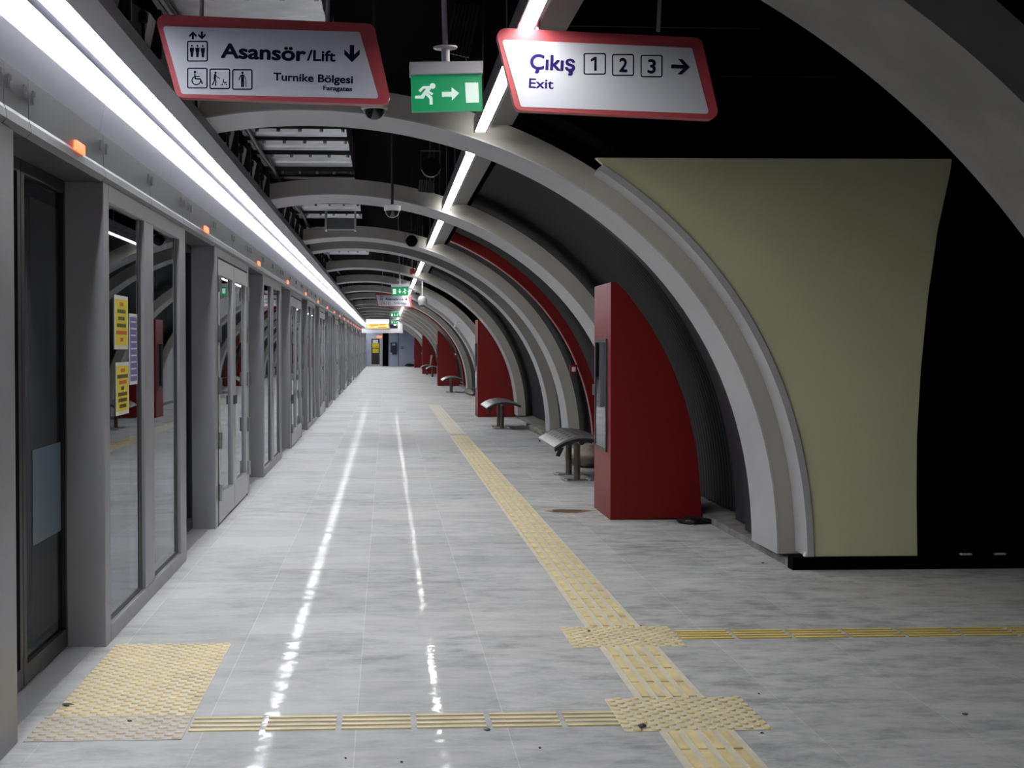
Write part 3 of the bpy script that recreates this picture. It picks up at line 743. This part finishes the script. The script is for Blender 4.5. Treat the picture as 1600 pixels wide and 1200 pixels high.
cctv('nearest dome camera, white cap and black dome, just under the lift sign', at(585, 170, 9.2), .95)
cctv('second dome camera, on a long thin pole below the second rib', at(613, 329, 14.8), 1.3)
cctv('white round camera hanging by the vault near the far exit sign', at(660, 470, 33.7), 1.7, True)
def speaker(label, loc):
    r = thing('projector_speaker', label, 'loudspeaker', loc)
    bm = B(); tube(bm, [(0, -.09, 0), (0, -.07, 0), (0, .05, .0), (0, .16, .0)], [.084, .085, .085, .06], 20); obj('body', bm, 'dome', r, smooth=True)
    bm = B(); tube(bm, [(.087*math.cos(math.radians(195+15*i)), -.085, .087*math.sin(math.radians(195+15*i))) for i in range(11)], .006, 6); obj('rim', bm, 'frame2', r, smooth=True)
    bm = B(); box(bm, -.095, -.088, -.01, .03, -.01, .16); box(bm, .088, .095, -.01, .03, -.01, .16); box(bm, -.095, .095, -.01, .03, .16, .167); tube(bm, [(0, .01, .165), (0, .01, 1.12)], .012, 8); obj('yoke', bm, 'darksteel', r)
    return r
speaker('nearest black projector loudspeaker hanging left of the ceiling lights', at(673, 263, 14.5))
speaker('second black projector loudspeaker, farther along left of the lights', at(643, 377, 23.8-1))
def flex(label, loc, n, w_, h_, rot):
    r = thing('corrugated_duct', label, 'duct', loc, rot)
    bm = B()
    for i in range(n): tube(bm, [((i-(n-1)/2)*w_/n, 0, -h_/2), ((i-(n-1)/2)*w_/n, 0, h_/2)], w_/n*.36, 8)
    obj('folds', bm, 'header', r, smooth=True)
    obj('hanger', tube(B(), [(0, .02, h_/2), (0, .02, 4.12-loc.z)], .008, 6), 'darksteel', r)
    obj('backing', box(B(), -w_/2, w_/2, .012, .03, -h_/2, h_/2), 'blackgloss', r)
flex('dark corrugated duct hanging behind the green exit sign', at(722, 45, 11.9), 7, .20, .40, (0, .2, 0))
flex('small corrugated duct below the nearest projector loudspeaker', at(666, 291, 15.6), 7, .155, .12, (0, .1, 0))
r = thing('alarm_beacon', 'small red alarm beacon hanging left of the far ceiling lights', 'alarm beacon', at(644, 424, 31))
bm = B(); lathe(bm, [(.035, -.07), (.05, -.06), (.05, .05), (.03, .06)], n=14); obj('lens', bm, mat('pinkish red lens', (.6, .10, .10), .3), r, smooth=True)
bm = B(); tube(bm, [(0, 0, .06), (0, 0, .7)], .012, 8); obj('stem', bm, 'white', r)

# ------------------------------------------------------------------ ceiling services
dz, ylist = 3.36, [(8.3, 9.5), (9.62, 10.6), (13.35, 13.98), (14.12, 14.95), (15.15, 16.3), (16.6, 17.5), (18.0, 19.0), (19.15, 20.2), (20.4, 21.6), (21.9, 22.9), (24.3, 25.5), (27.2, 28.6), (28.8, 30.2), (30.5, 31.9), (34, 36), (36.2, 38.2)]
for i, (a, b) in enumerate(ylist):
    r = thing('duct_section', f'silver sheet duct section, {nth(i+1)} from the camera above the left half of the ribs', 'duct', (-.79, a, dz), group='silver duct sections above the ribs')
    bm = B(); W_ = .45; n = 6
    L_ = b-a
    sec = [(0, .012), (.05, .0), (L_*.33, -.006), (L_*.36, .012), (L_*.62, .012), (L_*.65, -.004), (L_-.05, 0), (L_, .012), (L_, .3), (0, .3)]
    prism(bm, sec, 'x', -W_, W_); obj('duct_body', bm, 'silver', r)
    bm = B(); box(bm, -W_-.02, W_+.02, -.02, 0, -.012, .3); obj('flange', bm, 'darksteel', r)
    for k in range(5): obj('bolt', lathe(B(), [(.012, -.04), (.016, -.03), (.016, -.012)], (-W_+.16+k*.18, -.012, 0), 8), 'steel', r)
def hang_box():
    r = thing('junction_box', 'grey junction box hanging under the duct before the third full rib', 'junction box', at(532, 350, 21.6))
    obj('box', box(B(), -.19, .19, 0, .25, -.07, .08), 'header', r, bevel=.006)
    for s in (-1, 1): obj('strap', box(B(), s*.2-.012, s*.2+.012, -.02, .27, -.085, .2), 'frame2', r)
hang_box()
# brackets of the left luminaires
def bracket():
    r = thing('hanger_bracket', '', 'bracket', group='galvanised brackets beside the left row of lights')
    bm = B(); prism(bm, [(0, 0), (.10, .02), (.13, .16), (.02, .22)], 'y', 0, .22); obj('gusset', bm, 'white', r)  # white colour stands in for light falling on the silver gusset
    bm = B(); tube(bm, [(.10, -.03, -.06), (.10, -.03, .22)], .009, 8); lathe(bm, [(.02, .10), (.024, .11), (.024, .15), (.02, .16)], (.10, -.03, 0), 8); obj('threaded_rod', bm, 'blackgloss', r)
    bm = B(); box(bm, -.03, .16, .22, .25, -.04, .22); tube(bm, [(-.015, .235, .2), (-.015, .235, 1.02)], .008, 6); obj('back_plate', bm, 'blackgloss', r)
    return r
bk = bracket()
for i in range(34):
    y = 6.2+1.1*i+random.uniform(-.1, .1)
    loc = (-1.36, y, 3.10); lb = f'galvanised hanger bracket, {nth(i+1)} from the camera beside the left row of lights'
    if i == 0: bk.location = loc; bk['label'] = lb
    else: dup(bk, loc, lb)
bm = B(); tube(bm, [(-1.50, -2, 3.52), (-1.50, YE, 3.52)], .04, 10); tag(obj('service_pipe', bm, 'darksteel', smooth=True), 'dark service pipe running along above the left row of lights', 'pipe')
bm = B(); tube(bm, [(-1.14+.012*math.sin(i*1.9), 6+i*.9, 3.302+.010*math.sin(i*2.3)) for i in range(0, 44)], .022, 8); tag(obj('cable_bundle', bm, 'blackgloss', smooth=True), 'sagging black cable bundle along the left edge of the ducts', 'cable')
for (x0, y0, x1, y1), lb in (((850, 40, 1190, 45), 'upper thin modelled glint of a joint in the black ceiling behind the exit direction sign'), ((1110, 119, 1312, 121), 'lower thin modelled glint of a joint in the black ceiling right of the exit direction sign')):
    bm = B(); tube(bm, [at(x0, y0, 10.45), at(x1, y1, 10.45)], .003, 6); tag(obj('joint_glint', bm, 'darksteel'), lb, 'modelled glint')  # thin tubes stand for light reflected along black ceiling joints

# ------------------------------------------------------------------ far end
struct('wall_end', box(B(), -1.9, 3.1, YE, YE+.2, 0, 4.1), 'bluewall', 'blue grey wall closing the far end of the platform')
bm = B(); box(bm, -1.45, .98, 92, 92.6, 2.26, 2.52); box(bm, .70, .98, 92, 92.6, 2.52, 3.05)
struct('trim_5', bm, 'white', 'white bulkhead across the platform near the far end')
r = thing('train_display', 'lit orange and white train display hanging near the far end', 'display', at(590, 506, 81))
obj('casing', box(B(), -.62, .62, 0, .2, -.30, .30), 'housing', r, bevel=.01)
obj('header_strip', box(B(), -.58, .58, -.012, 0, .02, .22), 'whitelit', r); 
bm = B(); box(bm, -.55, .55, -.012, 0, -.22, -.02); sc_o = obj('screen', bm, 'orange', r)
bm = B()
for u, v, l in ((-.45, -.07, .5), (.1, -.06, .3), (-.4, -.16, .25), (.0, -.17, .45)): box(bm, u, u+l, -.014, -.012, v-.02, v+.02)
obj('text_line', bm, 'redink', sc_o)
for s in (-.4, .4): obj('hanger_rod', tube(B(), [(s, .1, .29), (s, .1, 1.47)], .015, 8), 'frame', r)
def end_thing(name, lab, cat, x0, y0, x1, y1): a, b = at(x0, y1, YE), at(x1, y0, YE); return thing(name, lab, cat, (a.x, YE, a.z)), b.x-a.x, b.z-a.z
r, W_, H_ = end_thing('door_1', 'white framed end door with dark glass and paper notices', 'door', 577.5, 523, 597.5, 571); r.location.z = 0; H_ = 2.3
bm = B(); box(bm, 0, .13, -.08, 0, 0, H_); box(bm, W_-.2, W_, -.08, 0, 0, H_); box(bm, .13, W_-.2, -.08, 0, H_-.28, H_); box(bm, .13, W_-.2, -.08, 0, 0, .13); obj('door_frame', bm, 'frame2', r)
obj('door_leaf', box(B(), .13, W_-.2, -.05, 0, .13, H_-.28), 'blackgloss', r)
d_ = r.children[1]
obj('notice', box(B(), .24, W_-.32, -.056, -.05, H_-.6, H_-.36), 'paper', d_); obj('notice', box(B(), .2, W_-.26, -.056, -.05, H_-.95, H_-.62), 'yellow', d_, label='upper yellow notice'); obj('notice', box(B(), .22, W_-.28, -.056, -.05, H_-1.32, H_-1.0), 'yellow', d_, label='lower yellow notice')
obj('red_lamp', box(B(), W_*.6, W_-.05, -.10, -.08, H_-.2, H_-.06), 'redled', r)
struct('door_2', box(B(), at(598, 571, YE).x, at(607, 571, YE).x, YE-.03, YE, 0, 2.45), 'black', 'black doorway in the end wall')
r, W_, H_ = end_thing('telephone', 'dark wall telephone unit on the blue grey end wall', 'telephone', 610, 535, 620, 554)
bm = B(); box(bm, 0, W_, -.12, 0, .15, H_); box(bm, W_*.25, W_, -.1, 0, 0, .15); obj('casing', bm, mat('dark navy casing', (.01, .012, .04), .4), r)
obj('screen', box(B(), W_*.25, W_*.75, -.125, -.12, H_*.75, H_*.9), 'bluewall', r)
r, W_, H_ = end_thing('wall_dial', 'small pale round fitting on the end wall', 'wall fitting', 626, 541, 631, 546)
bm = B(); tube(bm, [(W_/2, -.06, H_/2), (W_/2, 0, H_/2)], .11, 16); obj('ring', bm, 'header', r); bm = B(); tube(bm, [(W_/2, -.075, H_/2), (W_/2, -.06, H_/2)], .05, 12); obj('button', bm, 'white', r)
struct('trim_6', box(B(), at(622, 571, YE).x, at(622, 571, YE).x+.04, YE-.02, YE, 0, 2.6), 'header', 'vertical joint in the end wall')

# ------------------------------------------------------------------ small things on the floor
p = at(888, 800, 14.3)
r = thing('floor_slot', 'rust-stained slot in the floor in front of the nearest red cabinet', 'floor slot', (p.x, 14.3, 0))
bm = B(); n = 20; prism(bm, [(.2*math.cos(2*math.pi*i/n)*(1+.15*math.sin(i*2.1)), .16*math.sin(2*math.pi*i/n)*(1+.2*math.sin(i*1.3))) for i in range(n)], 'z', 0, .001); obj('stain', bm, 'rust', r)
obj('slot', box(B(), -.14, .12, -.045, .045, .001, .003), mat('dark rust', (.04, .02, .01), .9), r)
tag(obj('plaster_chip', box(B(), p.x+.19, p.x+.27, 14.33, 14.37, 0, .012), 'white', bevel=.003), 'small white plaster chip beside the rusty floor slot', 'chip')
random.seed(3)
spots = [((105, 1104), 'dark scrap on the threshold of the nearest opening', .05), ((203, 1131), 'dark scrap on the worn studs by the screen', .02), ((1003, 1138), 'dark scrap on the nearer studded square', .04), ((1191, 1150), 'dark crumb at the corner of the nearer studded square', .02), ((762, 1141), 'dark scrap just below the crossing guide bars', .035), ((843, 1170), 'tiny dark crumb left of the bottom guide strip', .012), ((1006, 979), 'dark scrap behind the farther studded square', .04), ((920, 989), 'dark crumb on the edge of the farther studded square', .02), ((1192, 880), 'dark crumb by the kerb under the broad rib', .03), ((1186, 1085), 'small dark crumb right of the nearer studded square', .012), ((540, 1186), 'tiny dark crumb near the bottom edge of the view', .012), ((628, 1192), 'small dark crumb at the bottom centre', .012), ((1508, 1117), 'small dark scrap on the floor at far right', .025)]
for (px, py), lb, s in spots:
    d = at(px, py, 1)-Vector((0, 0, H)); P = Vector((0, 0, H))+d*(-H/d.z)
    bm = B(); bmesh.ops.create_icosphere(bm, subdivisions=1, radius=1)
    for v in bm.verts: v.co = Vector((v.co.x*s*random.uniform(.2, .75), v.co.y*s*random.uniform(.3, .8), v.co.z*.004))
    zt = .0085 if 'stud' in lb and ('on the' in lb or 'corner' in lb) else 0.004 if 'threshold' in lb else 0
    o = obj('floor_crumb', bm, 'blackgloss'); o.location = (P.x, P.y, zt+.004); tag(o, lb, 'debris')
for px, lb in ((1508, 'left white chip on the black base strip'), (1561, 'right white chip on the black base strip')):
    P = at(px, 878, 10.48); bm = B(); box(bm, -.04, .04, -.02, .02, 0, .012); o = obj('plaster_chip', bm, 'white', bevel=.004); o.location = (P.x, 10.47, .088); tag(o, lb, 'chip')
# wall bracket lamp on the wide pale panel
P = at(718, 519, 41.5)
tt = t_of_x(min(P.x, 2.7)); q = arc_pt(tt, .03)
r = thing('wall_bracket', 'small white bracket fixed on the wide pale curved panel', 'bracket', (q[0], 41.5, q[1]))
obj('plate', box(B(), -.12, .03, -.25, .25, -.03, .03), 'white', r, bevel=.01); obj('arm', tube(B(), [(-.1, -.2, 0), (-.16, .1, -.12)], .025, 8), 'white', r)
